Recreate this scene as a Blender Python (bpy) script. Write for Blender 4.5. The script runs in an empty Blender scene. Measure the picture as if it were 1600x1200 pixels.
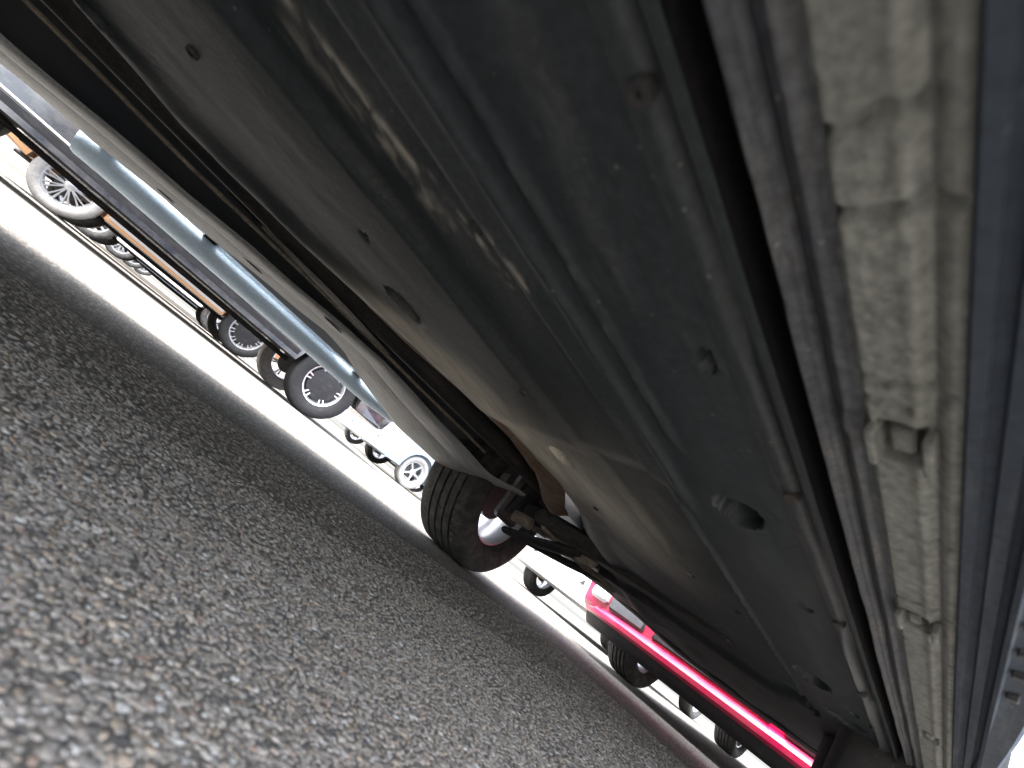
import bpy, math, random
import numpy as np
from mathutils import Matrix, Vector

R = math.radians
random.seed(7)
rng = np.random.default_rng(7)
scene = bpy.context.scene
col = scene.collection

# ------------------------------------------------------------------ camera
CAM_H, FPX, ROLL, PITCH, YAW = 0.12, 720.0, R(38.5), R(17.126), R(35.88)
fh = np.array([math.sin(YAW), math.cos(YAW), 0.0])
rt = np.array([math.cos(YAW), -math.sin(YAW), 0.0])
zz = np.array([0.0, 0.0, 1.0])
fwd = fh * math.cos(PITCH) + zz * math.sin(PITCH)
upv = -fh * math.sin(PITCH) + zz * math.cos(PITCH)
c_, s_ = math.cos(ROLL), math.sin(ROLL)
ix, iy = rt * c_ + upv * s_, -rt * s_ + upv * c_
cd = bpy.data.cameras.new('camera')
cam = bpy.data.objects.new('camera', cd)
col.objects.link(cam)
cam.matrix_world = Matrix(((ix[0], iy[0], -fwd[0], 0), (ix[1], iy[1], -fwd[1], 0), (ix[2], iy[2], -fwd[2], CAM_H), (0, 0, 0, 1)))
cd.sensor_width = 36
cd.lens = FPX / 1600 * 36
cd.clip_start, cd.clip_end = 0.005, 2000
cd.dof.use_dof = True
cd.dof.focus_distance = 1.9
cd.dof.aperture_fstop = 7.5
scene.camera = cam

# ------------------------------------------------------------------ light
SUN_EL, SUN_AZ = R(58), R(268)          # azimuth from +y towards +x
w = bpy.data.worlds.new('World')
scene.world = w
w.use_nodes = True
nt = w.node_tree
nt.nodes.clear()
sky = nt.nodes.new('ShaderNodeTexSky')
sky.sky_type = 'NISHITA'
sky.sun_disc = False
sky.sun_elevation = SUN_EL
sky.sun_rotation = SUN_AZ
sky.dust_density = 4.0
sky.ozone_density = 1.0
hs = nt.nodes.new('ShaderNodeHueSaturation')
hs.inputs['Saturation'].default_value = 0.45
bg = nt.nodes.new('ShaderNodeBackground')
bg.inputs['Strength'].default_value = 0.15
wo = nt.nodes.new('ShaderNodeOutputWorld')
nt.links.new(sky.outputs[0], hs.inputs['Color'])
nt.links.new(hs.outputs[0], bg.inputs['Color'])
nt.links.new(bg.outputs[0], wo.inputs['Surface'])
sl = bpy.data.lights.new('sun', 'SUN')
sl.energy = 1.5
sl.angle = R(22)
sl.color = (1.0, 0.98, 0.95)
sun = bpy.data.objects.new('sun', sl)
col.objects.link(sun)
sd = Vector((math.sin(SUN_AZ) * math.cos(SUN_EL), math.cos(SUN_AZ) * math.cos(SUN_EL), math.sin(SUN_EL)))
sun.rotation_euler = sd.to_track_quat('Z', 'Y').to_euler()
sun.location = (0, 0, 30)
vs = scene.view_settings
vs.view_transform = 'Standard'
vs.look = 'None'
vs.gamma = 1
vs.use_curve_mapping = False
vs.exposure = 3.75
scene.cycles.max_bounces = 10
scene.cycles.diffuse_bounces = 7
scene.cycles.use_denoising = True
scene.cycles.sample_clamp_indirect = 8

# ------------------------------------------------------------------ materials
MATS = {}


class NT:
    def __init__(self, m):
        self.t = m.node_tree
        self.n = self.t.nodes
        self.b = self.n['Principled BSDF']

    def new(self, kind, **kw):
        x = self.n.new(kind)
        for k, v in kw.items():
            setattr(x, k, v)
        return x

    def link(self, a, b):
        self.t.links.new(a, b)

    def coord(self, scale=(1, 1, 1), kind='Object'):
        tc = self.new('ShaderNodeTexCoord')
        mp = self.new('ShaderNodeMapping')
        mp.inputs['Scale'].default_value = scale
        self.link(tc.outputs[kind], mp.inputs['Vector'])
        return mp.outputs[0]

    def noise(self, vec, scale, detail=6, rough=.6):
        x = self.new('ShaderNodeTexNoise')
        x.inputs['Scale'].default_value = scale
        x.inputs['Detail'].default_value = detail
        x.inputs['Roughness'].default_value = rough
        self.link(vec, x.inputs['Vector'])
        return x.outputs['Fac']

    def ramp(self, fac, stops):
        x = self.new('ShaderNodeValToRGB')
        e = x.color_ramp.elements
        while len(e) < len(stops):
            e.new(0.5)
        for el, (p, cc) in zip(e, stops):
            el.position = p
            el.color = tuple(cc) + (1,) if len(cc) == 3 else cc
        self.link(fac, x.inputs['Fac'])
        return x.outputs['Color']

    def mix(self, fac, a, b):
        x = self.new('ShaderNodeMixRGB')
        for i, v in zip((0, 1, 2), (fac, a, b)):
            if hasattr(v, 'is_linked'):
                self.link(v, x.inputs[i])
            elif i == 0:
                x.inputs[0].default_value = v
            else:
                x.inputs[i].default_value = tuple(v) + (1,)
        return x.outputs[0]

    def bump(self, h, strength=.5, dist=.002):
        x = self.new('ShaderNodeBump')
        x.inputs['Strength'].default_value = strength
        x.inputs['Distance'].default_value = dist
        self.link(h, x.inputs['Height'])
        self.link(x.outputs[0], self.b.inputs['Normal'])


def base(name, color=(.5, .5, .5), rough=.5, metal=0.0, spec=.5, coat=0.0):
    m = bpy.data.materials.new(name)
    m.use_nodes = True
    q = NT(m)
    q.b.inputs['Base Color'].default_value = tuple(color) + (1,)
    q.b.inputs['Roughness'].default_value = rough
    q.b.inputs['Metallic'].default_value = metal
    q.b.inputs['Specular IOR Level'].default_value = spec
    q.b.inputs['Coat Weight'].default_value = coat
    MATS[name] = m
    return q


def dirty(name, clean, dust, rough=.6, amount=(.45, .7), stretch=(2, 9, 9), scale=4, metal=0, grit=.35, bumpd=.0015, spec=.3, extra=None, tan_attr=None):
    """a surface with streaks of dust along x, specks of grit and fine relief"""
    q = base(name, clean, rough, metal, spec)
    v = q.coord(stretch)
    f = q.ramp(q.noise(v, scale, 8, .65), [(amount[0], (0, 0, 0)), (amount[1], (1, 1, 1))])
    cc = q.mix(f, clean, dust)
    v2 = q.coord((1, 1, 1))
    f2 = q.ramp(q.noise(v2, 160, 3, .6), [(.35, (1 - grit,) * 3), (.68, (1 + grit * .4,) * 3)])
    mul = q.new('ShaderNodeMixRGB', blend_type='MULTIPLY')
    mul.inputs[0].default_value = 1
    q.link(cc, mul.inputs[1])
    q.link(f2, mul.inputs[2])
    out = mul.outputs[0]
    if extra:
        f3 = q.ramp(q.noise(q.coord(extra[3]), extra[2], 7, .7), [(extra[1], (0, 0, 0)), (extra[1] + .1, (1, 1, 1))])
        out = q.mix(f3, out, extra[0])
    if tan_attr:
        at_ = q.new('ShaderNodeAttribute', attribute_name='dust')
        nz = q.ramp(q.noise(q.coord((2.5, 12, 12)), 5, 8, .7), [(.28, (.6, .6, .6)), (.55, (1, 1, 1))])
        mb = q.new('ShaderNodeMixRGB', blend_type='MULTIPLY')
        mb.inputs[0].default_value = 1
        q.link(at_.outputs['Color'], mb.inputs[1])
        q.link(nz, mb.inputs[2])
        out = q.mix(mb.outputs[0], out, tan_attr)
    # stray grit stuck to the surface
    vo = q.new('ShaderNodeTexVoronoi')
    vo.inputs['Scale'].default_value = 75
    q.link(v2, vo.inputs['Vector'])
    sp = q.ramp(vo.outputs['Distance'], [(.05, (1, 1, 1)), (.12, (0, 0, 0))])
    sel = q.ramp(q.noise(v2, 9, 2), [(.50, (0, 0, 0)), (.58, (1, 1, 1))])
    mm = q.new('ShaderNodeMixRGB', blend_type='MULTIPLY')
    mm.inputs[0].default_value = 1
    q.link(sp, mm.inputs[1])
    q.link(sel, mm.inputs[2])
    out = q.mix(mm.outputs[0], out, tuple(min(1, d * 1.35) for d in dust))
    q.link(out, q.b.inputs['Base Color'])
    q.bump(q.noise(v2, 110, 5, .7), .6, bumpd)
    return q


def paint(name, color, rough=.25, flake=0.0):
    q = base(name, color, rough, flake, .5, .6)
    f = q.ramp(q.noise(q.coord((1, 1, 1.6)), 5, 5), [(.4, (0, 0, 0)), (.8, (.35, .35, .35))])
    q.link(q.mix(f, color, (.22, .20, .17)), q.b.inputs['Base Color'])
    q.b.inputs['Coat Roughness'].default_value = .12
    return q


# asphalt (sheet): packed aggregate in dark binder
q = base('asphalt', (.1, .1, .1), 1.0, 0, .04)
v = q.coord((1, 1, 1))
vo = q.new('ShaderNodeTexVoronoi')
vo.inputs['Scale'].default_value = 130
q.link(v, vo.inputs['Vector'])
sepc = q.new('ShaderNodeSeparateColor')
q.link(vo.outputs['Color'], sepc.inputs[0])
stone = q.ramp(sepc.outputs[0], [(0, (.08, .075, .07)), (.35, (.135, .127, .117)), (.7, (.18, .17, .155)), (.93, (.24, .23, .215)), (1, (.22, .17, .13))])
edge = q.ramp(vo.outputs['Distance'], [(.30, (1, 1, 1)), (.62, (0, 0, 0))])
body_c = q.mix(edge, (.08, .075, .069), stone)
lg = q.ramp(q.noise(v, .7, 6), [(.3, (.82, .82, .82)), (.7, (1.12, 1.1, 1.06))])
mul = q.new('ShaderNodeMixRGB', blend_type='MULTIPLY')
mul.inputs[0].default_value = 1
q.link(body_c, mul.inputs[1])
q.link(lg, mul.inputs[2])
q.link(mul.outputs[0], q.b.inputs['Base Color'])
q.bump(vo.outputs['Distance'], -.7, .003)

q = base('binder', (.03, .03, .031), .9, 0, .2)
q.bump(q.noise(q.coord(), 300, 4), .7, .002)

q = base('aggregate', (.2, .2, .2), 1.0, 0, .05)
at = q.new('ShaderNodeAttribute', attribute_name='tint')
gm = q.ramp(q.noise(q.coord(), 420, 4, .7), [(.25, (.72, .72, .72)), (.75, (1.2, 1.2, 1.2))])
mul = q.new('ShaderNodeMixRGB', blend_type='MULTIPLY')
mul.inputs[0].default_value = 1
q.link(at.outputs['Color'], mul.inputs[1])
q.link(gm, mul.inputs[2])
q.link(mul.outputs[0], q.b.inputs['Base Color'])

DUST = (.30, .275, .23)
dirty('tray_plastic', (.022, .028, .032), (.068, .068, .064), .55, (.54, .86), (1.2, 10, 10), 3.2, grit=.3, bumpd=.0012, tan_attr=(.50, .465, .395))
dirty('tray_rim', (.10, .10, .09), (.30, .27, .22), .65, (.35, .7), (2, 9, 9), 4, grit=.35)
dirty('cream_sill', (.165, .174, .162), (.115, .118, .11), .7, (.40, .72), (3, 14, 10), 6, grit=.35, bumpd=.0007, extra=((.07, .07, .066), .64, 14, (1.6, 4, 4)))
dirty('seam_strip', (.042, .047, .056), (.09, .09, .085), .65, (.5, .75), (2, 14, 10), 6, grit=.4, extra=((.20, .12, .06), .70, 16, (1.5, 4, 4)))
dirty('cladding', (.040, .050, .066), (.11, .12, .13), .85, (.52, .85), (1.2, 14, 10), 4, grit=.2, bumpd=.0006, spec=.12)
dirty('dark_steel', (.022, .022, .024), (.07, .06, .05), .7, (.45, .8), (2, 5, 5), 5)
dirty('void_black', (.007, .007, .008), (.012, .012, .012), .9, (.5, .8), (1.5, 7, 7), 4, spec=.05)
dirty('floor_dark', (.018, .018, .020), (.06, .05, .04), .8, (.5, .8), (1.5, 7, 7), 4)
dirty('rusty_shield', (.15, .085, .05), (.30, .22, .15), .65, (.35, .75), (1.5, 8, 8), 4, extra=((.03, .022, .018), .6, 5, (1, 4, 4)))
dirty('far_sill_paint', (.33, .345, .345), (.22, .21, .185), .55, (.42, .70), (1.2, 12, 10), 5, grit=.2, spec=.5)
dirty('arm_metal', (.16, .14, .115), (.30, .26, .20), .65, (.35, .7), (4, 4, 4), 8, extra=((.12, .06, .03), .62, 9, (2, 2, 2)))
dirty('step_metal', (.56, .70, .82), (.46, .55, .62), .5, (.55, .9), (2, 5, 5), 4, metal=.0, grit=.12, bumpd=.0004, spec=.6)
dirty('rubber', (.034, .034, .034), (.11, .105, .095), .8, (.42, .8), (4, 4, 4), 6, grit=.3, bumpd=.0012)
dirty('clean_rubber', (.014, .014, .015), (.03, .03, .029), .75, (.5, .85), (4, 4, 4), 6, grit=.2, bumpd=.001)
dirty('dusty_rubber', (.22, .22, .215), (.33, .32, .305), .9, (.35, .7), (4, 4, 4), 6, grit=.2, bumpd=.001)
dirty('alloy', (.55, .56, .58), (.35, .34, .32), .3, (.55, .9), (4, 4, 4), 5, metal=.7, grit=.15, bumpd=.0003)
dirty('brake_iron', (.11, .11, .115), (.14, .12, .10), .5, (.4, .7), (4, 4, 4), 6, metal=.5)
paint('suv_grey', (.10, .115, .135), .3, .3)
paint('paint_red', (.46, .006, .062), .38, .05)
paint('paint_black', (.012, .013, .018), .2, .1)
paint('paint_bronze', (.36, .19, .085), .3, .3)
paint('paint_silver', (.48, .50, .52), .3, .5)
paint('paint_white', (.74, .75, .74), .3, 0)
paint('paint_slate', (.14, .17, .21), .3, .3)
paint('paint_steel', (.20, .25, .31), .35, .2)
q = base('glass_dark', (.02, .025, .03), .06, 0, .5)
q = base('lamp_lens', (.70, .74, .78), .12, 0, .6, .5)
q = base('tail_lens', (.45, .02, .02), .15, 0, .6, .5)
q = base('chrome', (.75, .76, .78), .15, 1.0)
dirty('black_plastic', (.018, .018, .020), (.05, .05, .048), .6, (.5, .85), (2, 5, 5), 5)
dirty('grey_mesh', (.075, .08, .088), (.12, .12, .12), .5, (.5, .85), (2, 5, 5), 5)


# ------------------------------------------------------------------ mesh helpers
def link_mesh(name, verts, faces, mat, parent=None, smooth=True, angle=40, kind=None, label=None, matrix=None):
    me = bpy.data.meshes.new(name)
    if isinstance(verts, np.ndarray):
        verts = verts.tolist()
    if isinstance(faces, np.ndarray):
        faces = faces.tolist()
    me.from_pydata(verts, [], faces)
    me.validate()
    me.materials.append(MATS[mat])
    if smooth:
        me.shade_smooth()
        me.set_sharp_from_angle(angle=R(angle))
    o = bpy.data.objects.new(name, me)
    col.objects.link(o)
    if parent:
        o.parent = parent
    if matrix is not None:
        o.matrix_basis = matrix
    if kind:
        o['kind'] = kind
    if label:
        o['label'] = label
    return o


def empty(name, label, cat, loc=(0, 0, 0), rz=0, group=None):
    o = bpy.data.objects.new(name, None)
    col.objects.link(o)
    o.location = loc
    o.rotation_euler = (0, 0, rz)
    o['label'] = label
    o['category'] = cat
    if group:
        o['group'] = group
    return o


def gridfaces(nu, nv, wrap_u=False, wrap_v=False):
    a = np.arange(nu * nv).reshape(nu, nv)
    u1 = np.roll(a, -1, 0) if wrap_u else a
    A = a if wrap_u else a[:-1]
    B = u1 if wrap_u else a[1:]
    if wrap_v:
        A2, B2 = np.roll(A, -1, 1), np.roll(B, -1, 1)
    else:
        A2, B2 = A[:, 1:], B[:, 1:]
        A, B = A[:, :-1], B[:, :-1]
    return np.stack([A.ravel(), B.ravel(), B2.ravel(), A2.ravel()], 1)


class MB:
    def __init__(self):
        self.v, self.f = [], []

    def add(self, v, f):
        k = len(self.v)
        self.v += [tuple(p) for p in v]
        self.f += [tuple(int(i) + k for i in q_) for q_ in f]
        return self

    def box(self, x0, x1, y0, y1, z0, z1, rot=None):
        v = [(x, y, z) for x in (x0, x1) for y in (y0, y1) for z in (z0, z1)]
        f = [(0, 1, 3, 2), (4, 6, 7, 5), (0, 4, 5, 1), (2, 3, 7, 6), (0, 2, 6, 4), (1, 5, 7, 3)]
        return self.add(v, f)

    def cbox(self, x0, x1, y0, y1, z0, z1, c=.004):
        """box with chamfered edges"""
        P, F = [], []
        lo, hi = (x0, y0, z0), (x1, y1, z1)
        idx = {}
        for sx in (0, 1):
            for sy in (0, 1):
                for sz in (0, 1):
                    S = (sx, sy, sz)
                    for ax in range(3):
                        p = []
                        for a in range(3):
                            e = hi[a] if S[a] else lo[a]
                            p.append(e if a == ax else e + (-c if S[a] else c))
                        idx[S, ax] = len(P)
                        P.append(p)
        for ax in range(3):
            for s in (0, 1):
                o = [a for a in range(3) if a != ax]
                q4 = []
                for i, j in ((0, 0), (1, 0), (1, 1), (0, 1)):
                    S = [0, 0, 0]
                    S[ax] = s
                    S[o[0]] = i
                    S[o[1]] = j
                    q4.append(idx[tuple(S), ax])
                F.append(q4)
        for ax in range(3):
            o = [a for a in range(3) if a != ax]
            for i in (0, 1):
                for j in (0, 1):
                    S0, S1 = [0, 0, 0], [0, 0, 0]
                    S0[o[0]] = S1[o[0]] = i
                    S0[o[1]] = S1[o[1]] = j
                    S1[ax] = 1
                    F.append([idx[tuple(S0), o[0]], idx[tuple(S1), o[0]], idx[tuple(S1), o[1]], idx[tuple(S0), o[1]]])
        for sx in (0, 1):
            for sy in (0, 1):
                for sz in (0, 1):
                    F.append([idx[(sx, sy, sz), a] for a in range(3)])
        return self.add(P, F)

    def tube(self, pts, rad, n=14, cap=True, squash=1.0):
        pts = [np.array(p, float) for p in pts]
        rads = rad if hasattr(rad, '__len__') else [rad] * len(pts)
        rings = []
        for i, p in enumerate(pts):
            t = pts[min(i + 1, len(pts) - 1)] - pts[max(i - 1, 0)]
            t /= np.linalg.norm(t)
            a = np.cross(t, (0, 0, 1.0))
            if np.linalg.norm(a) < .05:
                a = np.cross(t, (0, 1.0, 0))
            a /= np.linalg.norm(a)
            b = np.cross(a, t)
            for k in range(n):
                g = 2 * math.pi * k / n
                rings.append(p + rads[i] * (a * math.cos(g) + b * math.sin(g) * squash))
        f = gridfaces(len(pts), n, False, True).tolist()
        if cap:
            f.append(list(range(n))[::-1])
            f.append([(len(pts) - 1) * n + k for k in range(n)])
        return self.add(rings, f)

    def lathe(self, prof, n=48, axis='y', closed=False):
        """prof: (axial, radius) pairs"""
        V = []
        for k in range(n):
            g = 2 * math.pi * k / n
            for a, r_ in prof:
                V.append((r_ * math.cos(g), a, r_ * math.sin(g)) if axis == 'y' else (a, r_ * math.cos(g), r_ * math.sin(g)))
        return self.add(V, gridfaces(n, len(prof), True, closed))

    def obj(self, name, mat, parent=None, **kw):
        return link_mesh(name, self.v, self.f, mat, parent, **kw)


def interp(x, xs, ys):
    return np.interp(x, xs, ys)


def sstep(x, a, b):
    t = np.clip((x - a) / (b - a), 0, 1)
    return t * t * (3 - 2 * t)


def vnoise(x, y, seed=0):
    """smooth value noise (numpy)"""
    xi, yi = np.floor(x).astype(int), np.floor(y).astype(int)
    xf, yf = x - xi, y - yi
    xf, yf = xf * xf * (3 - 2 * xf), yf * yf * (3 - 2 * yf)

    def h(i, j):
        n = (i * 374761393 + j * 668265263 + seed * 362437) & 0x7fffffff
        n = (n ^ (n >> 13)) * 1274126177 & 0x7fffffff
        return ((n ^ (n >> 16)) & 0xffff) / 65535.0
    a, b, c2, d = h(xi, yi), h(xi + 1, yi), h(xi, yi + 1), h(xi + 1, yi + 1)
    return (a * (1 - xf) + b * xf) * (1 - yf) + (c2 * (1 - xf) + d * xf) * yf


# ------------------------------------------------------------------ ground
gx = np.concatenate([[-400, -60, -12], np.arange(-4, 8.1, 2.0), [14, 60, 400]])
gy = np.concatenate([[-400, -60, -12], np.arange(-4, 24.1, 2.0), [40, 90, 400]])
GX, GY = np.meshgrid(gx, gy, indexing='ij')
g = link_mesh('ground', np.stack([GX.ravel(), GY.ravel(), np.zeros(GX.size)], 1), gridfaces(len(gx), len(gy))[:, ::-1], 'asphalt', smooth=False, kind='structure')
g['label'] = 'coarse grey asphalt of the car park'

# a bed of real stones where the camera lies close to the ground
BX0, BX1, BY0, BY1 = -.55, 1.55, -.35, 1.05
bx, by = np.meshgrid(np.linspace(BX0, BX1, 90), np.linspace(BY0, BY1, 60), indexing='ij')
t_ = (1 + 5 ** .5) / 2
ICO_V = np.array([(-1, t_, 0), (1, t_, 0), (-1, -t_, 0), (1, -t_, 0), (0, -1, t_), (0, 1, t_), (0, -1, -t_), (0, 1, -t_), (t_, 0, -1), (t_, 0, 1), (-t_, 0, -1), (-t_, 0, 1)], float)
ICO_V /= np.linalg.norm(ICO_V[0])
ICO_F = np.array([(0, 11, 5), (0, 5, 1), (0, 1, 7), (0, 7, 10), (0, 10, 11), (1, 5, 9), (5, 11, 4), (11, 10, 2), (10, 7, 6), (7, 1, 8), (3, 9, 4), (3, 4, 2), (3, 2, 6), (3, 6, 8), (3, 8, 9), (4, 9, 5), (2, 4, 11), (6, 2, 10), (8, 6, 7), (9, 8, 1)])


def stones(x0, x1, y0, y1, step, rmin, rmax, seed):
    r_ = np.random.default_rng(seed)
    X, Y = np.meshgrid(np.arange(x0, x1, step), np.arange(y0, y1, step), indexing='ij')
    X = X.ravel() + r_.uniform(-.5, .5, X.size) * step
    Y = Y.ravel() + r_.uniform(-.5, .5, Y.size) * step
    n = X.size
    S = rmin + (rmax - rmin) * r_.random(n) ** 1.8
    ax = np.stack([S * r_.uniform(.7, 1.35, n), S * r_.uniform(.7, 1.2, n), S * r_.uniform(.35, .6, n)], 1)
    V = ICO_V[None] * (1 + r_.uniform(-.22, .22, (n, 12, 1)))
    V = V * ax[:, None, :]
    a, b = r_.uniform(0, 6.283, n), r_.normal(0, .16, n)
    ca, sa, cb, sb = np.cos(a), np.sin(a), np.cos(b), np.sin(b)
    x, y, z = V[..., 0], V[..., 1], V[..., 2]
    x, z = x * cb[:, None] + z * sb[:, None], -x * sb[:, None] + z * cb[:, None]
    x, y = x * ca[:, None] - y * sa[:, None], x * sa[:, None] + y * ca[:, None]
    top = r_.uniform(.0002, .0011, n)
    zoff = top - ax[:, 2] * .9
    zt = z + zoff[:, None]
    lim = (top * .62)[:, None]
    zt = np.where(zt > lim, lim + (zt - lim) * .25, zt)
    V = np.stack([x + X[:, None], y + Y[:, None], zt], -1)
    # stone colours: greys, some buff, few pink or pale
    k = r_.random(n)
    val = np.clip(r_.normal(.175, .042, n), .075, .30)
    tint = np.stack([val * 1.08, val * .975, val * .865], 1)
    m = k < .16
    tint[m] *= (1.06, .98, .88)
    m = (k > .16) & (k < .175)
    tint[m] = (.19, .14, .115) * r_.uniform(.8, 1.15, (m.sum(), 1))
    m = (k > .2) & (k < .26)
    tint[m] = (.31, .305, .29) * r_.uniform(.75, 1.1, (m.sum(), 1))
    m = (k > .26) & (k < .38)
    tint[m] *= (.95, 1.0, 1.03)
    m = k > .93
    tint[m] = (.065, .063, .062)
    return V, tint


parts = [stones(-.12, .50, -.02, .40, .0030, .0013, .0039, 1), stones(-.12, .50, .40, .62, .0046, .0020, .0048, 10), stones(-.12, .50, -.08, -.02, .0046, .0020, .0048, 11),
         stones(-.24, -.12, -.08, .62, .0046, .0020, .0048, 7), stones(.50, .80, -.08, .62, .0046, .0020, .0048, 12), stones(.80, 1.1, -.08, .62, .0060, .0026, .0056, 9), stones(1.1, BX1, -.08, .62, .0085, .0038, .0070, 2),
         stones(-.24, BX1, .62, BY1, .0080, .0034, .0062, 3), stones(BX0, -.24, -.08, BY1, .0095, .0042, .0075, 4), stones(BX0, BX1, BY0, -.08, .0095, .0042, .0075, 5)]
V = np.concatenate([p[0] for p in parts])
T = np.concatenate([p[1] for p in parts])
ns = len(V)
F = (ICO_F[None] + (np.arange(ns) * 12)[:, None, None]).reshape(-1, 3)
me = bpy.data.meshes.new('asphalt_aggregate')
VV = V.reshape(-1, 3)
me.vertices.add(len(VV))
me.vertices.foreach_set('co', VV.ravel())
me.loops.add(F.size)
me.loops.foreach_set('vertex_index', F.ravel())
me.polygons.add(len(F))
me.polygons.foreach_set('loop_start', np.arange(0, F.size, 3))
me.update(calc_edges=True)
ca_ = me.color_attributes.new('tint', 'FLOAT_COLOR', 'POINT')
ca_.data.foreach_set('color', np.concatenate([np.repeat(T, 12, 0), np.ones((ns * 12, 1))], 1).ravel())
me.materials.append(MATS['aggregate'])
ag = bpy.data.objects.new('asphalt_aggregate', me)
col.objects.link(ag)
ag['kind'] = 'stuff'
ag['label'] = 'small grey and buff stones set in the asphalt surface'
ag['category'] = 'asphalt'


# ------------------------------------------------------------------ wheels
def tyre_mesh(rad, width, rim_r, n, tread):
    hw = width / 2
    tw = hw * .80
    ribs = []
    if tread:
        gr = [-.56, -.2, .16, .52]
        ys = np.unique(np.concatenate([np.linspace(-tw, tw, 29)] + [[g_ * tw - .0055, g_ * tw - .004, g_ * tw + .004, g_ * tw + .0055] for g_ in gr]))
    else:
        ys = np.linspace(-tw, tw, 7)
    prof = [(-hw * .70, rim_r), (-hw * .82, rim_r + .008), (-hw * .97, rim_r + (rad - rim_r) * .38), (-hw, rim_r + (rad - rim_r) * .62), (-hw * .96, rad - .022), (-hw * .88, rad - .009)]
    prof += [(y, rad - .004 * (abs(y) / tw) ** 3) for y in ys]
    prof += [(-a, r_) for a, r_ in prof[:6][::-1]]
    prof = np.array(prof)
    th = np.linspace(0, 2 * math.pi, n, endpoint=False)
    A = np.repeat(prof[None, :, 0], n, 0)
    RR = np.repeat(prof[None, :, 1], n, 0)
    if tread:
        yn = A / tw
        on = np.abs(yn) <= 1.001
        for g_ in gr:
            RR -= .0075 * ((np.abs(A - g_ * tw) < .0047) & on)
        ph = th[:, None] * 66 / (2 * math.pi)
        sh = (np.abs(yn) > .60) & on
        RR -= .004 * sh * (np.mod(ph + .4 * yn, 1) < .17)
        mid = (np.abs(yn) < .50) & on
        RR -= .003 * mid * (np.mod(ph * .5 + 1.3 * yn, 1) < .10)
    V = np.stack([RR * np.cos(th)[:, None], A, RR * np.sin(th)[:, None]], -1).reshape(-1, 3)
    return V, gridfaces(n, len(prof), True, False)


def rim_mesh(rim_r, width, spokes, style):
    m = MB()
    hw = width / 2
    m.lathe([(-hw * .72, rim_r + .006), (-hw * .70, rim_r - .006), (-hw * .5, rim_r - .018), (hw * .35, rim_r - .03), (hw * .62, rim_r - .014), (hw * .74, rim_r - .006), (hw * .76, rim_r + .006)], 40)
    m.lathe([(hw * .15, .001), (hw * .15, .055), (hw * .40, .062), (hw * .52, .045), (hw * .55, .001)], 20)
    for k in range(spokes):
        g = 2 * math.pi * k / spokes
        for dg in ((-.09, .09) if style == 'twin' else (0,)):
            wd = .011 if style == 'twin' else .024
            a0, a1 = g + dg * .6, g + dg * 1.4
            r0, r1 = .045, rim_r - .010
            V = []
            for rr, aa, ww, y0, y1 in ((r0, a0, wd * 1.2, hw * .30, hw * .50), ((r0 + r1) / 2, (a0 + a1) / 2, wd * .85, hw * .36, hw * .56), (r1, a1, wd * 1.1, hw * .42, hw * .66)):
                d = np.array([math.cos(aa), 0, math.sin(aa)])
                t2 = np.array([-math.sin(aa), 0, math.cos(aa)])
                for sx, yy in ((-1, y0), (1, y0), (.6, y1), (-.6, y1)):
                    V.append(d * rr + t2 * ww * sx + np.array([0, yy, 0]))
            m.add(V, gridfaces(3, 4, False, True))
    return m


WCACHE = {}


def wheel(parent, x, y, z, rad, width, rim_r, side, steer=0, tyre='rubber', tread=False, spokes=10, style='twin', n=72, cover=False):
    """side +1: outer face towards +y"""
    key = (rad, width, rim_r, tread, spokes, style, n)
    if key not in WCACHE:
        WCACHE[key] = (rim_mesh(rim_r, width, spokes, style), tyre_mesh(rad, width, rim_r, n, tread))
    rm, ty = WCACHE[key]
    M = Matrix.Translation((x, y, z)) @ Matrix.Rotation(steer + (0 if side > 0 else math.pi), 4, 'Z') @ Matrix.Rotation(random.uniform(0, 1.2), 4, 'Y')
    o = rm.obj('wheel', 'alloy', parent, matrix=M)
    link_mesh('tyre', ty[0], ty[1], tyre, o, angle=50)
    b = MB().lathe([(-width * .12, .001), (-width * .12, rim_r * .60), (-width * .02, rim_r * .60), (-width * .02, .001)], 28)
    b.obj('brake_disc', 'brake_iron', o)
    if cover:
        MB().lathe([(width * .30, .001), (width * .30, rim_r * .70), (width * .28, rim_r * .82), (width * .12, rim_r * .86)], 32).obj('wheel_cover', 'black_plastic', o)
    return o


# ------------------------------------------------------------------ generic car body
def arc(cx, cz, r_, zl, n=11):
    a0 = math.asin(max(-1, min(1, (zl - cz) / r_)))
    return [(cx + r_ * math.cos(a), cz + r_ * math.sin(a)) for a in np.linspace(math.pi - a0, a0, n)]


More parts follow.
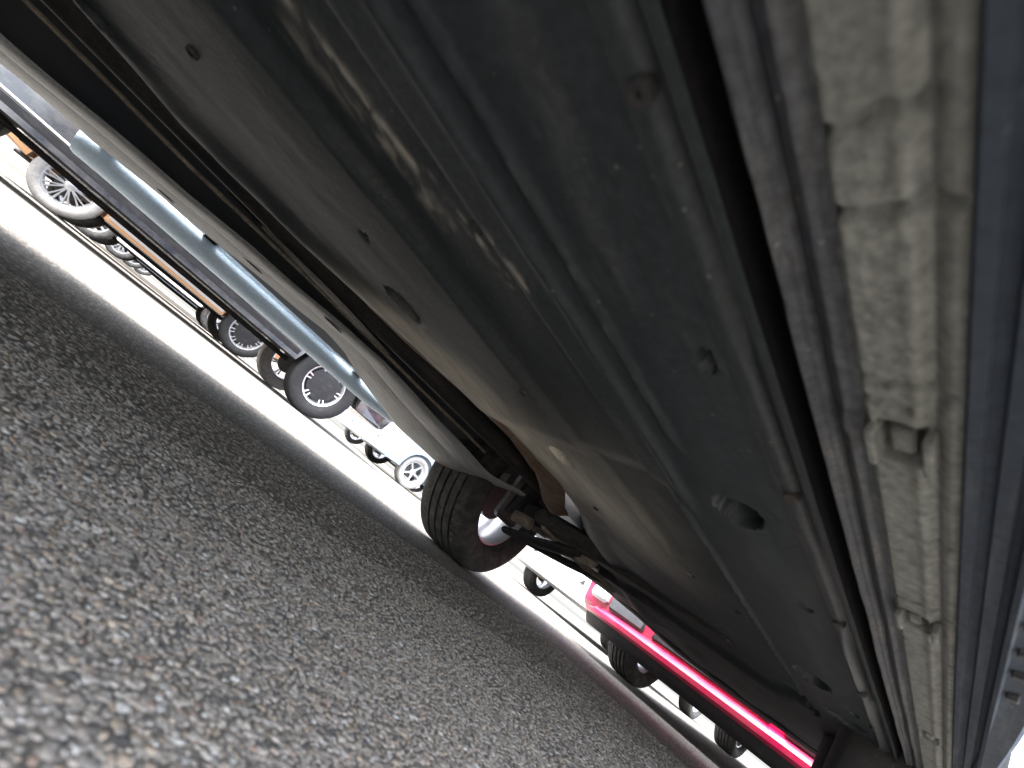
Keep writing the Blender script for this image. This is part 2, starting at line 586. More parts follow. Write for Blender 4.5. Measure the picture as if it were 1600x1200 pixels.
def car_shell(p):
    """lower body from slices across the car; every slice has the same outline points"""
    L, fo, ro, zs, zb, hw, wr = p['L'], p['fo'], p['ro'], p['zs'], p['zb'], p['hw'], p['wr']
    belt, hood = p['belt'], p['hood']
    ra = wr + p.get('gap', .055)
    out, tag, nrm = [], [], []

    def P(x, z, t, n=(0, 0)):
        out.append((x, z))
        tag.append(t)
        nrm.append(n)
    zf = p.get('zfront', zb)
    P(fo - .10, zf, 'b', (.5, -.4))
    P(fo - .03, zf + .03, 'f', (1, -.3))
    P(fo, zf + .16, 'f', (1, 0))
    P(fo + .01, zf + .32, 'f', (1, 0))
    P(fo - .04, hood - .16, 'f', (1, .2))
    P(fo - .16, hood - .05, 'f', (.8, .5))
    P(fo - .45, hood, 't', (0, 1))
    P(fo - 1.05, hood + .07, 't', (0, 1))
    P(-L * .45, belt, 't', (0, 1))
    P(-L * .9, belt + .02, 't', (0, 1))
    P(-L - ro + .12, belt, 't', (-.3, .9))
    P(-L - ro + .02, belt - .12, 'f', (-1, .2))
    P(-L - ro, belt - .4, 'f', (-1, 0))
    P(-L - ro + .03, zb + .16, 'f', (-1, 0))
    P(-L - ro + .10, zb + .05, 'b', (-.5, -.4))
    for q_ in arc(-L, wr, ra, zs):
        P(q_[0], q_[1], 'a')
    for q_ in arc(0, wr, ra, zs):
        P(q_[0], q_[1], 'a')
    n = len(out)
    fracs = [1, .985, .955, .90, .66, .3]
    insets = [.075, .035, .012, 0, 0, -.01]
    S = [(f, i) for f, i in zip(fracs, insets)] + [(-f, i) for f, i in zip(fracs[::-1], insets[::-1])]
    V = []
    for f, ins in S:
        for (x, z), t, nn in zip(out, tag, nrm):
            xx, z2 = x, z
            if t in 'ftb':
                xx -= ins * nn[0] * (2.2 if t == 'f' else 1)
                z2 -= ins * nn[1]
            if abs(f) <= .7 and t == 'a':
                z2 = p.get('floor', zs + .03)
            if abs(f) <= .7 and t == 'b':
                z2 = max(z2, p.get('floor_end', z2 - .01))
            y = f * hw
            if t == 'a' and abs(f) > .9 and z2 < zs + .02:
                y *= .985                      # sills tuck in
            if t == 't':
                y *= .96
            V.append((xx, y, z2))
    F = gridfaces(len(S), n, False, True).tolist()
    F.append(list(range(n)))
    F.append([(len(S) - 1) * n + i for i in range(n)][::-1])
    return V, F


def car_cabin(p, grow=0.0, frac=1.0):
    L, fo, ro, hw, belt, hood, roof = p['L'], p['fo'], p['ro'], p['hw'], p['belt'], p['hood'], p['roof']
    o = [(fo - 1.0, hood + .04), (-L * .22, (belt + roof) / 2 + .06), (-L * .40, roof - .03), (-L * .55, roof), (-L * .85, roof - .01), (-L - ro * .55, roof - .09), (-L - ro * .85, (belt + roof) / 2), (-L - ro + .16, belt - .02)]
    V = []
    for s in (1, .9, -.9, -1):
        for x, z in o:
            k = max(0, (z - belt)) / (roof - belt)
            y = (hw * .95 - .20 * k) * (s if abs(s) == 1 else s * .97)
            V.append((x, y, z + (.02 * k if abs(s) < 1 else 0)))
    n = len(o)
    F = gridfaces(4, n).tolist() + [list(range(n))[::-1], [3 * n + i for i in range(n)]]
    F += [[i * n, (i + 1) * n, (i + 1) * n + n - 1, i * n + n - 1] for i in range(3)]
    return V, F


def make_car(name, label, cat, paint_m, loc, rz, p, tyres=('rubber',) * 4, group=None, steer=0, sill_mat='black_plastic', spokes=10, style='twin', tread=False):
    root = empty(name, label, cat, loc, rz, group)
    v_, f_ = car_shell(p)
    body = link_mesh('body', v_, f_, paint_m, root, angle=32)
    v_, f_ = car_cabin(p)
    link_mesh('cabin_glass', v_, f_, 'glass_dark', root, angle=28)
    L, fo, ro, hw, wr = p['L'], p['fo'], p['ro'], p['hw'], p['wr']
    # roof skin and pillars over the glass
    rf = MB()
    k = (hw * .95 - .20) * .98
    xs = np.linspace(-L * .40, -L - ro * .55, 9)
    V = []
    for x in xs:
        for j in np.linspace(-1, 1, 9):
            V.append((x, k * j, p['roof'] + .028 - .035 * abs(j) ** 3 - (.05 if x in (xs[0], xs[-1]) else 0)))
    rf.add(V, gridfaces(9, 9))
    for sgn in (-1, 1):
        for (xa, xb) in ((fo - .95, -L * .40), (-L * .62, -L * .60), (-L - ro * .75, -L - ro * .55)):
            za = (p['hood'] + .08 if xa > 0 else p['belt'] - .02)
            rf.tube([(xa, sgn * (hw * .95 + .004), za), (xb, sgn * (k + .018), p['roof'] - .0)], .035, 8)
    rf.obj('roof', paint_m, root)
    # sills
    ra = wr + .055
    zs = p['zs']
    for sgn in (-1, 1):
        a = MB()
        xs = np.linspace(-L + ra + .02, -ra - .02, 16)
        V = []
        prof = [(.80, zs + .004), (.86, zs - .012), (.93, zs - .016), (.965, zs + .0), (.992, zs + .045), (.998, zs + .085), (1.0, zs + .095), (.985, zs + .10)]
        for x in xs:
            for yy, z in prof:
                V.append((x, sgn * hw * yy, z))
        a.add(V, gridfaces(16, len(prof)))
        a.obj('sill', sill_mat, root, angle=50)
        if p.get('chrome'):
            MB().tube([(xs[0], sgn * hw * 1.004, zs + .115), (xs[-1], sgn * hw * 1.004, zs + .115)], .011, 8).obj('trim_strip', p['chrome'], root)
        # lamps
        yl = sgn * hw * .70
        MB().cbox(fo - .16, fo - .035, yl - .15, yl + .15, p['hood'] - .22, p['hood'] - .10, .02).obj('headlight', 'lamp_lens', root)
        MB().cbox(-L - ro - .006, -L - ro + .1, yl - .13, yl + .13, p['belt'] - .34, p['belt'] - .16, .02).obj('tail_light', 'tail_lens', root)
        # mirror
        MB().tube([(fo - 1.22, sgn * hw * .95, p['belt'] + .03), (fo - 1.24, sgn * (hw + .06), p['belt'] + .08), (fo - 1.25, sgn * (hw + p.get('mirror', .19)), p['belt'] + .09)], [.03, .07, .055], 10).obj('side_mirror', paint_m, root)
        for xd in (-L * .52, -L * .80):
            MB().cbox(xd - .09, xd + .09, sgn * hw * .97 - .035, sgn * hw * .97 + .035, p['belt'] - .15, p['belt'] - .118, .008).obj('door_handle', paint_m, root)
    MB().cbox(fo - .02, fo + .018, -hw * .5, hw * .5, p.get('zfront', p['zb']) + .20, p.get('zfront', p['zb']) + .32, .01).obj('grille', 'black_plastic', root)
    yw = hw - p['tw'] / 2 - .025
    i = 0
    for x in (0, -L):
        for sgn in (-1, 1):
            wheel(root, x, sgn * yw, wr, wr, p['tw'], p['rim'], sgn, steer if x == 0 else 0, tyres[i], tread, spokes, style, cover=(tyres[i] == 'clean_rubber'))
            i += 1
    # under-floor: axle beam and exhaust
    MB().tube([(-L, -yw + .1, wr - .03), (-L, yw - .1, wr - .03)], .04, 10).obj('rear_axle', 'dark_steel', root)
    MB().tube([(-.2, .15, zs - .01), (-L * .7, .18, zs - .015), (-L - .1, .32, zs + .01), (-L - ro + .05, .35, zs + .0)], .028, 10).obj('exhaust_pipe', 'dark_steel', root)
    return root


P_SEDAN = dict(L=2.55, fo=.82, ro=.80, zs=.235, zb=.22, hw=.88, wr=.315, belt=.92, hood=.86, roof=1.44, tw=.205, rim=.205)
P_PICK = dict(L=3.55, fo=.88, ro=.95, zs=.37, zb=.36, hw=.90, wr=.355, belt=1.10, hood=1.06, roof=1.74, tw=.245, rim=.215, chrome='chrome')


def PV(b, **kw):
    d = dict(b)
    d.update(kw)
    return d


# ------------------------------------------------------------------ the car the camera lies under
AX, AC, AHW = 1.47, .825, .815            # front axle x, centre line y, half width
suv = empty('parked_suv', 'dark grey car with tubular side steps, its grimy underside overhead and its front wheel steered', 'car', (AX, AC, 0))
INV = Matrix.Translation((-AX, -AC, 0))


def sub(name, verts, faces, mat, parent=None, **kw):
    """mesh given in world coordinates, parented under the car"""
    o = link_mesh(name, verts, faces, mat, parent or suv, **kw)
    o.data.transform(INV)
    return o


def msub(m, name, mat, **kw):
    return sub(name, m.v, m.f, mat, **kw)


pA = dict(L=2.62, fo=.74, ro=.85, zs=.302, zb=.29, zfront=.315, hw=AHW, wr=.31, belt=1.05, hood=.98, roof=1.62, tw=.205, rim=.20, floor=.44, floor_end=.30, gap=.075)
v_, f_ = car_shell(pA)
link_mesh('body', v_, f_, 'suv_grey', suv, angle=32)
v_, f_ = car_cabin(pA)
link_mesh('cabin_glass', v_, f_, 'glass_dark', suv, angle=28)
rf = MB()
k = (AHW * .95 - .2) * .98
V = []
xs = np.linspace(-2.62 * .40, -2.62 - .85 * .55, 9)
for x in xs:
    for j in np.linspace(-1, 1, 9):
        V.append((x, k * j, 1.62 + .028 - .035 * abs(j) ** 3))
rf.add(V, gridfaces(9, 9))
for sgn in (-1, 1):
    for xa, xb in ((-.22, -1.05), (-1.62, -1.57), (-3.25, -3.08)):
        rf.tube([(xa, sgn * (AHW * .95 + .004), 1.03), (xb, sgn * (k + .018), 1.62)], .035, 8)
rf.obj('roof', 'suv_grey', suv)
for sgn in (-1, 1):
    MB().cbox(.58, .71, sgn * .6 - .16, sgn * .6 + .16, .76, .88, .02).obj('headlight', 'lamp_lens', suv)
    MB().cbox(-3.476, -3.37, sgn * .6 - .13, sgn * .6 + .13, .7, .9, .02).obj('tail_light', 'tail_lens', suv)
    MB().tube([(-.5, sgn * .83, 1.08), (-.52, sgn * .93, 1.13), (-.53, sgn * 1.06, 1.14)], [.03, .07, .055], 10).obj('side_mirror', 'suv_grey', suv)
    for xd in (-1.36, -2.1):
        MB().cbox(xd - .09, xd + .09, sgn * .85 - .035, sgn * .85 + .035, .90, .932, .008).obj('door_handle', 'suv_grey', suv)

STEER = R(31)
wheel(suv, 1.365 - AX, 1.49 - AC, .333, .333, .266, .215, 1, R(17), 'rubber', True, 5, 'single', 396)
wheel(suv, .13, .14 - AC, .333, .333, .22, .215, -1, R(11), 'clean_rubber', False, 5, 'single')
wheel(suv, -2.62, .69, .31, .31, .205, .20, 1, 0, 'rubber', False, 5, 'single')
wheel(suv, -2.62, -.69, .31, .31, .205, .20, -1, 0, 'rubber', False, 5, 'single')

# ---- floor pan (high, dark) with pressed ribs
xs, ys = np.arange(-1.0, 1.12, .02), np.arange(.06, 1.62, .02)
X, Y = np.meshgrid(xs, ys, indexing='ij')
Z = .405 + .012 * np.sin(Y * 38) * sstep(X, -.9, -.8) + .02 * vnoise(X * 3, Y * 5, 3) + .05 * sstep(Y, .95, 1.0) * (1 - sstep(Y, 1.1, 1.15))
sub('floor_pan', np.stack([X, Y, Z], -1).reshape(-1, 3), gridfaces(*X.shape), 'floor_dark')


# ---- big plastic undertray
def y_edge(x):
    return interp(x, [-.9, -.45, -.22, -.10, .08, .28, .46, .62, .80, 1.05, 1.3, 1.7], [.64, .70, .80, .865, .83, .745, .675, .665, .72, .86, .95, 1.0])


HOLES = [(.415, .178, .026, .021), (.186, .54, .030, .025), (.505, .477, .027, .020), (.203, .143, .010, .006), (1.0, .203, .042, .028),
         (.10, .289, .006, .005), (.086, .47, .006, .005), (1.33, .255, .10, .012), (1.23, .175, .022, .03), (.62, .155, .009, .007), (1.12, .155, .012, .007), (.80, .36, .010, .007), (-.19, .655, .014, .010)]


def tray_z(x, y):
    z = .275 + .016 * sstep(y, .35, .9) - .030 * sstep(x, 1.15, 1.75)
    z = z + .003 * (vnoise(x * 6, y * 14, 1) - .5) + .0012 * (vnoise(x * 25, y * 45, 2) - .5)
    z = z - .0055 * (1 - sstep(y, .104, .108)) + .007 * np.exp(-((y - .113) / .0025) ** 2)          # folded near edge
    z = z + .0035 * sstep(y, .125, .130) - .0025 * sstep(y, .155, .18)
    k = sstep(x, .40, .46) * (1 - sstep(x, 1.36, 1.42))
    yc = .250 + .02 * sstep(x, 1.1, 1.4) - .004 * np.sin(x * 5)
    z = z + k * (.011 * sstep(y, yc - .004, yc + .008) - .006 * np.exp(-((y - yc) / .0045) ** 2))          # pressed crease
    k2 = 1 - sstep(x, .66, .80)
    z = z + .010 * k2 * sstep(y, .268, .285) * (1 - sstep(y, .372, .395))                                      # long shallow channel
    k3 = 1 - sstep(x, .40, .48)
    z = z - .006 * k3 * np.exp(-((y - .232) / .006) ** 2) - .004 * np.exp(-((y - .205) / .004) ** 2) * (1 - sstep(x, .3, .34))
    # raised rim round the forward panel
    z = z - .007 * np.exp(-((y - .122 - .05 * sstep(x, 1.2, 1.45)) / .004) ** 2) * sstep(x, .6, .7)
    # front flange with two stiffeners
    z = z + .012 * sstep(x, 1.30, 1.33) * (1 - sstep(y, .3, .34))
    for hx, hy, rx, ry in HOLES:
        d = np.sqrt(((x - hx) / rx) ** 2 + ((y - hy) / ry) ** 2)
        z = z + min(.05, rx * 1.8) * (1 - sstep(d, .86, 1.02)) - .0008 * np.exp(-((d - 1.13) / .07) ** 2)
    return z


xs = np.concatenate([np.arange(-.9, -.3, .012), np.arange(-.3, .9, .0036), np.arange(.9, 1.6, .006)])
ts = np.concatenate([np.linspace(0, .45, 96, endpoint=False), np.linspace(.45, 1, 84)])
X, Tt = np.meshgrid(xs, ts, indexing='ij')
YE = y_edge(X)
Y = .0985 + (YE - .0985) * Tt
xf = interp(Y, [.09, .16, .26, .34, .5, .7, 1.0], [1.29, 1.36, 1.44, 1.46, 1.50, 1.62, 1.70])
X = np.where(X > 1.05, 1.05 + (X - 1.05) * (xf - 1.05) / .55, X)
X = X + .010 * (vnoise(Y * 22, Y * 0 + 3, 4) - .5) * sstep(X, 1.2, 1.4)
Z = tray_z(X, Y)
# the far edge rolls up into the centre of the car
e = sstep(Tt, .80, 1.0)
Z = Z + .085 * e ** 2.2 - .010 * np.exp(-((Tt - .80) / .05) ** 2)
nx_, ny_ = X.shape
pts = np.stack([X, Y, Z], -1)
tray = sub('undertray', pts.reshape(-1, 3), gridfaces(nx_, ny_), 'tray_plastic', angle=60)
# paler tan along the rolled edge and in broad patches; dried mud in splashed streaks
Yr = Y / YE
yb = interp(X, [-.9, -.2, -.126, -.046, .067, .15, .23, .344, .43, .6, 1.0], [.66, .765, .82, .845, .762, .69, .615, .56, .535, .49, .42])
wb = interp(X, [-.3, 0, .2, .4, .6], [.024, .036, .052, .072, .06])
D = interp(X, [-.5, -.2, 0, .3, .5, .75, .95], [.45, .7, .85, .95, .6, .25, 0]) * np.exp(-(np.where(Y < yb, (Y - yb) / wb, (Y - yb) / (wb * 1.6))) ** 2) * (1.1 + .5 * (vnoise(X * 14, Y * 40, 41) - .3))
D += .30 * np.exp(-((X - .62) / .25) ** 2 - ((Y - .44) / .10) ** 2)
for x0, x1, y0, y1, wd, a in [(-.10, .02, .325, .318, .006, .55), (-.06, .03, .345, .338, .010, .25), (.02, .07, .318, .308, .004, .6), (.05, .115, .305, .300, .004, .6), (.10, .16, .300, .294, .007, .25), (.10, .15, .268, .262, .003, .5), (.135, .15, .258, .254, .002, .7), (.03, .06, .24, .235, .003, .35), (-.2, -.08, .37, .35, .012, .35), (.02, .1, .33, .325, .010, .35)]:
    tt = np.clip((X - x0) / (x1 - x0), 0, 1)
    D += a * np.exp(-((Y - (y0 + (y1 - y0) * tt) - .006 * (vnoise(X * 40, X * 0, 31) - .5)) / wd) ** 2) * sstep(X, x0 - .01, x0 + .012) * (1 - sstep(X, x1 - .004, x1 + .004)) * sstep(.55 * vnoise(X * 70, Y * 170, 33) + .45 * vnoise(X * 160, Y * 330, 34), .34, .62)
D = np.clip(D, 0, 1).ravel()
da = tray.data.color_attributes.new('dust', 'FLOAT_COLOR', 'POINT')  # tan amount per vertex: edge band, broad patches and mud streaks together
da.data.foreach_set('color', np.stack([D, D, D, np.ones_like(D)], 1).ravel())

for x, y in [(.05, .119), (.34, .119), (.60, .119), (.86, .120), (1.10, .125), (.31, .40), (.70, .52), (.93, .62), (1.22, .42), (.88, .30), (-.10, .50)]:
    m = MB().lathe([(-.0022, .001), (-.0030, .003), (-.0024, .0052), (0, .0058), (.004, .0058)], 14)
    zt = float(tray_z(np.array(x), np.array(y)))
    sub('screw', [(x + a, y + c, zt + b) for a, b, c in m.v], m.f, 'dark_steel')

# ---- black gap beside the tray: an inverted steel channel
m = MB()
prof = [(.0895, .275), (.0905, .335), (.0995, .335), (.1005, .272)]
xs = np.linspace(-.9, 1.28, 40)
m.add([(x, y, z) for x in xs for y, z in prof], gridfaces(40, 4))
msub(m, 'channel', 'void_black')

# ---- dark seam strip with a raised bead
xs = np.arange(-.9, 1.32, .006)
yy = np.linspace(.066, .0915, 22)
X, Y = np.meshgrid(xs, yy, indexing='ij')
Z = .2775 + .004 * np.exp(-((Y - .0805) / .0016) ** 2) - .004 * np.exp(-((Y - .0885) / .0014) ** 2) - .0022 * np.exp(-((Y - .074) / .0018) ** 2)
Z += .0008 * (vnoise(X * 60, Y * 200, 5) - .5) + .0010 * (vnoise(X * 8, Y * 60, 6) - .5)
Z -= .004 * np.exp(-((X - .232) / .006) ** 2) * (Y < .078)
sub('seam_strip', np.stack([X, Y + .0016 * (vnoise(X * 9, Y * 0, 8) - .5), Z], -1).reshape(-1, 3), gridfaces(*X.shape), 'seam_strip', angle=60)

# ---- cream sill: wavy underseal, pressed cross grooves, plugs
xs = np.concatenate([np.arange(-.9, -.2, .01), np.arange(-.2, .6, .0012), np.arange(.6, 1.34, .004)])
yy = np.linspace(.0295, .0675, 40)
X, Y = np.meshgrid(xs, yy, indexing='ij')
Z = .2745 - .0030 * np.exp(-((Y - .0335) / .0035) ** 2) + .0026 * np.exp(-((Y - .0405) / .0022) ** 2) + .0035 * sstep(Y, .0635, .0675)
Z = Z - .0014 * np.exp(-((Y - .046) / .003) ** 2)
rough_ = vnoise(X * 260, Y * 300, 9) * .5 + vnoise(X * 520, Y * 560, 10) * .5
Z += (.0011 - .0008 * sstep(X, .15, .5)) * (rough_ - .5) * sstep(Y, .036, .044) + .0009 * (vnoise(X * 14, Y * 40, 11) - .5)
for gx_, wv, dp, yl in [(.078, .003, .0045, .036), (.108, .0028, .0045, .030), (.196, .0026, .0035, .030), (.212, .0032, .003, .046), (.335, .0022, .0026, .030), (.445, .0022, .0030, .030), (.545, .0020, .0022, .030), (.66, .0025, .0024, .030), (.80, .003, .0028, .030), (.93, .003, .0026, .030), (1.08, .0035, .003, .030), (1.2, .003, .003, .03)]:
    wob = .006 * (vnoise(Y * 140 + gx_ * 50, Y * 0, 12) - .5)
    Z += dp * np.exp(-((X - gx_ - wob) / wv) ** 2) * sstep(Y, yl, yl + .004)
for px_, py_, rx, ry in [(.238, .052, .016, .0095), (.481, .0545, .017, .0085), (.90, .052, .022, .009)]:
    d = np.maximum(np.abs(X - px_) / rx, np.abs(Y - py_) / ry)
    Z += .012 * (1 - sstep(d, .86, 1.0)) - .0012 * np.exp(-((d - 1.12) / .1) ** 2)
sub('sill', np.stack([X, Y, Z], -1).reshape(-1, 3), gridfaces(*X.shape), 'cream_sill', angle=60, label='grimy cream underside of the near sill')
for px_, py_, rx, ry in [(.238, .052, .0090, .0050), (.481, .0545, .008, .004), (.90, .052, .011, .0045)]:
    msub(MB().cbox(px_ - rx, px_ + rx, py_ - ry, py_ + ry, .2738, .290, .0016), 'drain_plug', 'cream_sill')
for px_ in (.238, .481):
    for dy in (-.0112, .0105):
        m = MB().cbox(px_ - .013, px_ + .015, .052 + dy - .0022, .052 + dy + .0022, .2665, .2765, .0012)
        msub(m, 'jacking_lug', 'cream_sill')

# ---- outer plastic cladding with lengthwise ridges
prof = [(.031, .300), (.0302, .271), (.0285, .2675), (.0245, .2672), (.0232, .2705), (.0195, .2705), (.018, .2665), (.0125, .2655), (.0112, .2695), (.0085, .2700), (.0072, .2625), (.0045, .2612), (.0030, .2665), (-.004, .2690), (-.0125, .2700), (-.0165, .279), (-.0185, .315), (-.0190, .36)]
xs = np.arange(-.9, 1.19, .01)
V = []
for x in xs:
    k = float(sstep(np.array(x), .55, 1.15))
    for j, (y, z) in enumerate(prof):
        V.append((x, y * (1 - .0 * k) + (.012 * k if y < .004 else 0), z + .004 * k))
sub('side_cladding', V, gridfaces(len(xs), len(prof)), 'cladding', angle=24)
for x in (.29, .335, .385, .43, .475, .53):
    m = MB().cbox(x - .004, x + .004, -.006, .0015, .2635, .272, .0012)
    msub(m, 'clip', 'black_plastic')
# ---- rusty heat shield beside the tunnel
xs = np.arange(.0, 1.15, .012)
ts = np.linspace(0, 1, 26)
X, Tt = np.meshgrid(xs, ts, indexing='ij')
Y = y_edge(X) + .012 + .13 * Tt + .02 * np.sin(X * 6)
Z = .335 - .028 * np.sin(Tt * 2.4) * sstep(X, .05, .35) + .05 * Tt ** 3 + .004 * vnoise(X * 20, Tt * 8, 14)
sub('heat_shield', np.stack([X, Y, Z], -1).reshape(-1, 3), gridfaces(*X.shape), 'rusty_shield', angle=60)
# exhaust pipe in the tunnel
m = MB().tube([(-.95, .99, .345), (-.3, 1.02, .35), (.1, 1.03, .352), (.6, 1.0, .355), (1.1, .98, .36)], .026, 14)
msub(m, 'exhaust_pipe', 'dark_steel')
# brake and fuel lines clipped along the tunnel
m = MB().tube([(-.9, 1.14, .335), (-.25, 1.13, .328), (-.1, 1.115, .322), (.2, 1.12, .33), (.9, 1.13, .335)], .0045, 8)
msub(m, 'brake_line', 'arm_metal')
# pressed bracket, pale edged
m = MB()
V = []
for i, x in enumerate(np.linspace(.05, .42, 15)):
    t = i / 14
    wv = .03 * math.sin(math.pi * t) ** .8
    for s in (-1, 0, 1):
        V.append((x, 1.03 + .02 * t + wv * s, .318 + .006 * abs(s)))
m.add(V, gridfaces(15, 3))
msub(m, 'bracket', 'tray_rim')


# ---- far sill
def far_z(x):
    return interp(x, [-.9, -.5, 0, .5, 1.0, 1.3], [.268, .274, .303, .332, .300, .300])


xs = np.arange(-.95, 1.22, .010)
prof = [(0, .010), (.01, .006), (.03, .002), (.10, -.001), (.20, -.002), (.34, 0), (.37, .0035), (.40, .0005), (.62, -.003), (.85, -.003), (.93, -.001), (.985, .012), (1, .05)]
V = []
for x in xs:
    yi = float(interp(x, [-.9, -.5, .1, .55, .9, 1.22], [1.34, 1.32, 1.27, 1.26, 1.22, 1.18]))
    yo = float(interp(x, [-.9, .84, 1.02, 1.22], [1.60, 1.60, 1.48, 1.30]))
    lift = float(.03 * sstep(np.array(x), 1.02, 1.22))
    for t, dz in prof:
        V.append((x, yi + (yo - yi) * t, float(far_z(x)) + dz + lift + t * float(interp(x, [.40, .70, .85, 1.0, 1.15, 1.22], [0, -.045, -.060, -.062, -.03, 0])) + .0012 * math.sin(x * 23 + t * 5)))
sub('sill', V, gridfaces(len(xs), len(prof)), 'far_sill_paint', angle=40, label='pale grey far sill')
for x, t in [(.345, .12), (.66, .25), (.86, .55), (-.12, .7), (.12, .55)]:
    yi = float(interp(x, [-.9, -.5, .1, .55, .9, 1.22], [1.34, 1.32, 1.27, 1.26, 1.22, 1.18]))
    yc = yi + (1.565 - yi) * t
    m = MB().lathe([(0, .001), (0, 1), (.4, 1.1)], 16)
    V = [(x + v[0] * .03, yc + v[2] * .010, float(far_z(x)) - .0035 + v[1] * .003) for v in m.v]
    sub('drain_slot', V, m.f, 'floor_dark')

# ---- silver tubular side steps on both sides
def side_step(yc, sgn):
    px = [-.325, -.31, -.25, 0, .3, .50, .62, .74, .84, .90]
    pz = [.272, .276, .280, .282, .284, .284, .280, .276, .280, .300]
    py = [0, 0, 0, 0, 0, 0, -.004, -.014, -.03, -.06]
    m = MB().tube([(x, yc + sgn * y, z) for x, y, z in zip(px, py, pz)], [.030, .036, .038, .039, .039, .038, .034, .029, .025, .022], 22)
    s = msub(m, 'side_step', 'step_metal', angle=50)
    V = []
    xs = np.linspace(.03, .50, 12)
    prof = [(-.034, .018), (-.034, .040), (-.028, .046), (.028, .046), (.034, .040), (.034, .018)]
    for x in xs:
        for y, z in prof:
            V.append((x, yc + y, .290 + z))
    F = gridfaces(12, 6).tolist() + [list(range(6)), [66 + i for i in range(6)][::-1]]
    p = sub('tread_pad', V, F, 'step_metal', parent=s, angle=30)
    for xb in (-.27, .02, .62):
        b = MB().cbox(xb - .022, xb + .022, min(yc, yc - sgn * .17), max(yc, yc - sgn * .17), .302, .312, .003)
        sub('bracket', b.v, b.f, 'dark_steel', parent=s)


side_step(1.685, 1)

# ---- front suspension on the far side
def ssub(m, name, mat):
    m.v = [(x - .13, y - .10, z + .02) for x, y, z in m.v]
    return msub(m, name, mat)


m = MB().tube([(1.52, 1.44, .19), (1.50, 1.25, .22), (1.46, 1.02, .265)], [.022, .026, .03], 12, squash=.6)
m.tube([(1.52, 1.43, .19), (1.68, 1.22, .235), (1.78, 1.05, .275)], [.02, .024, .024], 12, squash=.6)
ssub(m, 'control_arm', 'dark_steel')
m = MB().tube([(1.60, 1.46, .27), (1.62, 1.25, .275), (1.63, 1.0, .28)], .009, 10)
m.tube([(1.605, 1.40, .27), (1.612, 1.33, .272)], .014, 10)
ssub(m, 'tie_rod', 'arm_metal')
m = MB().tube([(1.50, 1.50, .31), (1.50, 1.30, .30), (1.50, .95, .31)], [.032, .016, .016], 12)
m.tube([(1.50, 1.36, .302), (1.50, 1.30, .300), (1.50, 1.24, .300)], [.045, .038, .026], 14)
ssub(m, 'drive_shaft', 'dark_steel')
m = MB().tube([(1.50, 1.42, .25), (1.50, 1.40, .45), (1.48, 1.34, .72)], [.05, .032, .06], 14)
ssub(m, 'strut', 'dark_steel')
m = MB().cbox(1.44, 1.57, 1.44, 1.49, .21, .43, .015)
ssub(m, 'knuckle', 'brake_iron')
for a, b in (((1.40, 1.33, .245), (1.43, 1.26, .252)), ((1.74, 1.13, .262), (1.79, 1.06, .268)), ((1.47, 1.05, .258), (1.45, .98, .264))):
    m = MB().tube([a, b], .022, 12)
    ssub(m, 'bush', 'arm_metal')
m = MB().cbox(1.34, 1.44, .50, 1.20, .262, .315, .012)
ssub(m, 'subframe', 'dark_steel')
m = MB().cbox(1.50, 1.72, .72, 1.02, .25, .33, .03)
ssub(m, 'gearbox_sump', 'dark_steel')
m = MB().tube([(1.36, 1.15, .262), (1.50, 1.17, .258), (1.66, 1.14, .255), (1.7, 1.02, .258), (1.7, .6, .26)], .010, 10)
ssub(m, 'anti_roll_bar', 'arm_metal')

# ---- front splash shield behind the bumper
def LIFT(y):
    return interp(y, [0, .6, .9, 1.1, 1.3, 1.7], [.0, .004, .014, .040, .055, .055])


xs = np.arange(1.72, 2.18, .012)
ys = np.arange(.22, 1.50, .02)
X, Y = np.meshgrid(xs, ys, indexing='ij')
Xw = X - .10 * np.abs((Y - .86) / .64) ** 3
Z = .300 + LIFT(Y) - .045 * sstep(X, 1.72, 2.15) + .006 * np.sin(Y * 30) * .5 + .008 * vnoise(X * 12, Y * 8, 21)
sub('splash_shield', np.stack([Xw, Y, Z], -1).reshape(-1, 3), gridfaces(*X.shape), 'black_plastic', angle=60)
V = []
for i, y in enumerate(np.linspace(.02, 1.69, 30)):
    b = 2.20 - .16 * abs((y - .855) / .84) ** 3
    for dx, z in ((-.06, .28), (-.05, .252), (-.015, .245), (.015, .255), (.02, .31)):
        V.append((b + dx, y, z + float(LIFT(y))))
sub('bumper_lip', V, gridfaces(30, 5), 'black_plastic', angle=40)

# ------------------------------------------------------------------ red hatchback nose to nose with the car above
red = make_car('parked_hatchback', 'red car parked nose to nose, its bumper corner and lamp showing past the black tyre', 'car', 'paint_red', (3.36, .88, 0), math.pi, PV(P_SEDAN, L=2.5, fo=.80, ro=.7, hw=.82, zb=.19, zfront=.205, wr=.305, mirror=.10), spokes=5, style='single', tread=True)
pr = red
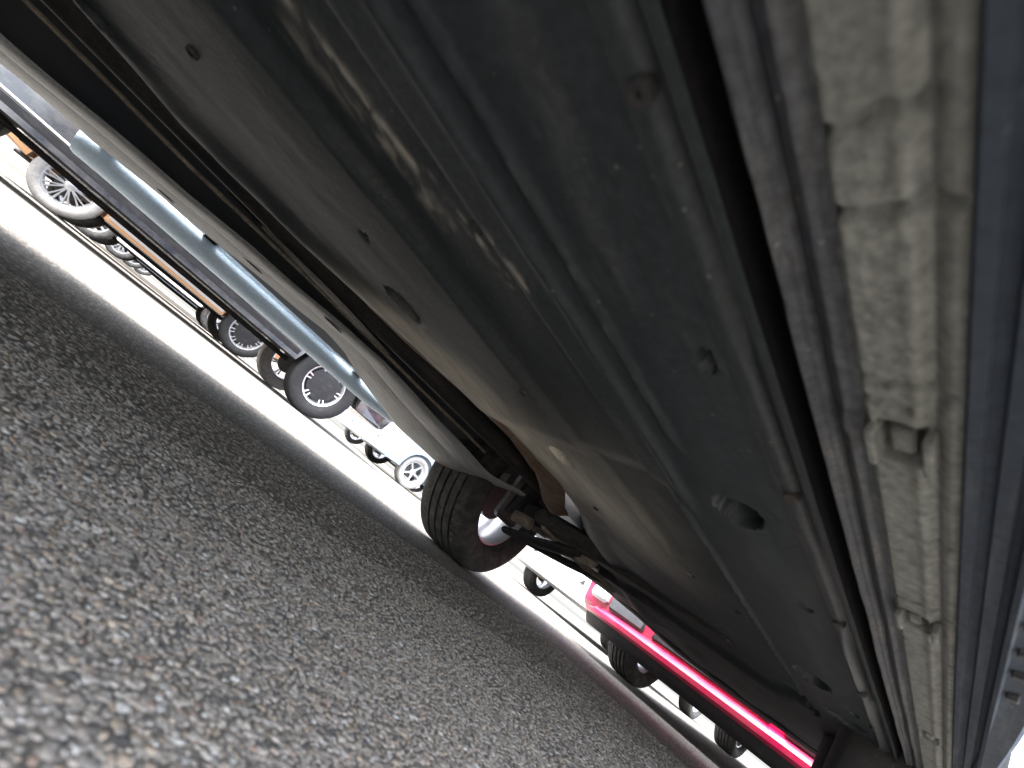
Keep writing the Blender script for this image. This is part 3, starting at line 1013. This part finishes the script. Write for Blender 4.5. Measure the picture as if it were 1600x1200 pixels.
# red lower lip, black valance, fog lamps in grey bezels (local: front is +x)
V = []
N = 36
for y in np.linspace(-.79, .79, N):
    b = .80 - .16 * abs(y / .80) ** 6
    for dx, z in ((-.10, .262), (-.01, .258), (.020, .246), (.034, .226), (.030, .204), (.005, .190), (-.08, .188)):
        V.append((b + dx, y, z))
link_mesh('bumper_lip', V, gridfaces(N, 7), 'paint_red', red, angle=45)
V = []
for y in np.linspace(-.77, .77, N):
    b = .80 - .16 * abs(y / .80) ** 6
    for dx, z in ((.0, .192), (-.02, .165), (-.06, .135), (-.10, .130), (-.45, .150)):
        V.append((b + dx, y, z))
link_mesh('valance', V, gridfaces(N, 5), 'black_plastic', red, angle=45)
for sgn in (-1, 1):
    MB().cbox(.70, .812, sgn * .47 - .12, sgn * .47 + .12, .262, .36, .012).obj('fog_lamp_bezel', 'grey_mesh', red)
    MB().cbox(.70, .822, sgn * .665 - .06, sgn * .665 + .06, .272, .345, .018).obj('fog_lamp', 'lamp_lens', red)
MB().cbox(.70, .808, -.30, .30, .262, .36, .012).obj('lower_grille', 'black_plastic', red)

# ------------------------------------------------------------------ the row beyond the empty bay
make_car('parked_pickup', 'black high-riding car with a chrome strip above its sill, across the empty bay', 'car', 'paint_black', (1.66, 5.72, 0), R(.5), P_PICK, ('clean_rubber', 'dusty_rubber', 'rubber', 'rubber'), spokes=6, style='twin')
make_car('parked_saloon', 'bronze car with a dusty grey tyre and twin-spoke wheel, next beyond the black one', 'car', 'paint_bronze', (1.27, 8.60, 0), R(1), PV(P_SEDAN, L=2.47, zs=.32, zb=.30, wr=.365, rim=.245, chrome='paint_bronze'), ('clean_rubber', 'rubber', 'dusty_rubber', 'rubber'), spokes=10, sill_mat='paint_silver')
make_car('parked_saloon', 'white car just beyond the bronze one', 'car', 'paint_white', (1.25, 11.55, 0), R(-1), PV(P_SEDAN, L=2.35, zs=.28), spokes=6, style='single', sill_mat='paint_white')
make_car('parked_saloon', 'slate blue car just beyond the white one', 'car', 'paint_slate', (1.75, 14.4, 0), R(0), PV(P_SEDAN, zs=.25), spokes=10)
make_car('parked_saloon', 'silver car beyond the slate blue one', 'car', 'paint_silver', (1.95, 17.2, 0), R(1), PV(P_SEDAN, zs=.25), spokes=5, style='single', sill_mat='paint_silver')
make_car('parked_saloon', 'black saloon at the far end of the row', 'car', 'paint_black', (2.2, 20.0, 0), R(0), PV(P_SEDAN, zs=.25), spokes=10)

# ------------------------------------------------------------------ facing row, beyond the red car
make_car('parked_saloon', 'silver car in the facing row with a pale bumper, next to the red one', 'car', 'paint_silver', (5.6, 3.55, 0), math.pi, PV(P_SEDAN, zs=.26), spokes=5, style='single', sill_mat='paint_silver')
make_car('parked_saloon', 'steel blue car in the facing row, seen past the black tyre of the car above', 'car', 'paint_steel', (4.9, 8.3, 0), math.pi, PV(P_SEDAN, zs=.26), ('rubber', 'dusty_rubber', 'rubber', 'rubber'), spokes=5, style='single', sill_mat='paint_steel')
make_car('parked_saloon', 'slate car in the facing row beside the steel blue one', 'car', 'paint_slate', (5.6, 11.2, 0), math.pi, PV(P_SEDAN, zs=.26), ('dusty_rubber',) * 4, spokes=4, style='single')
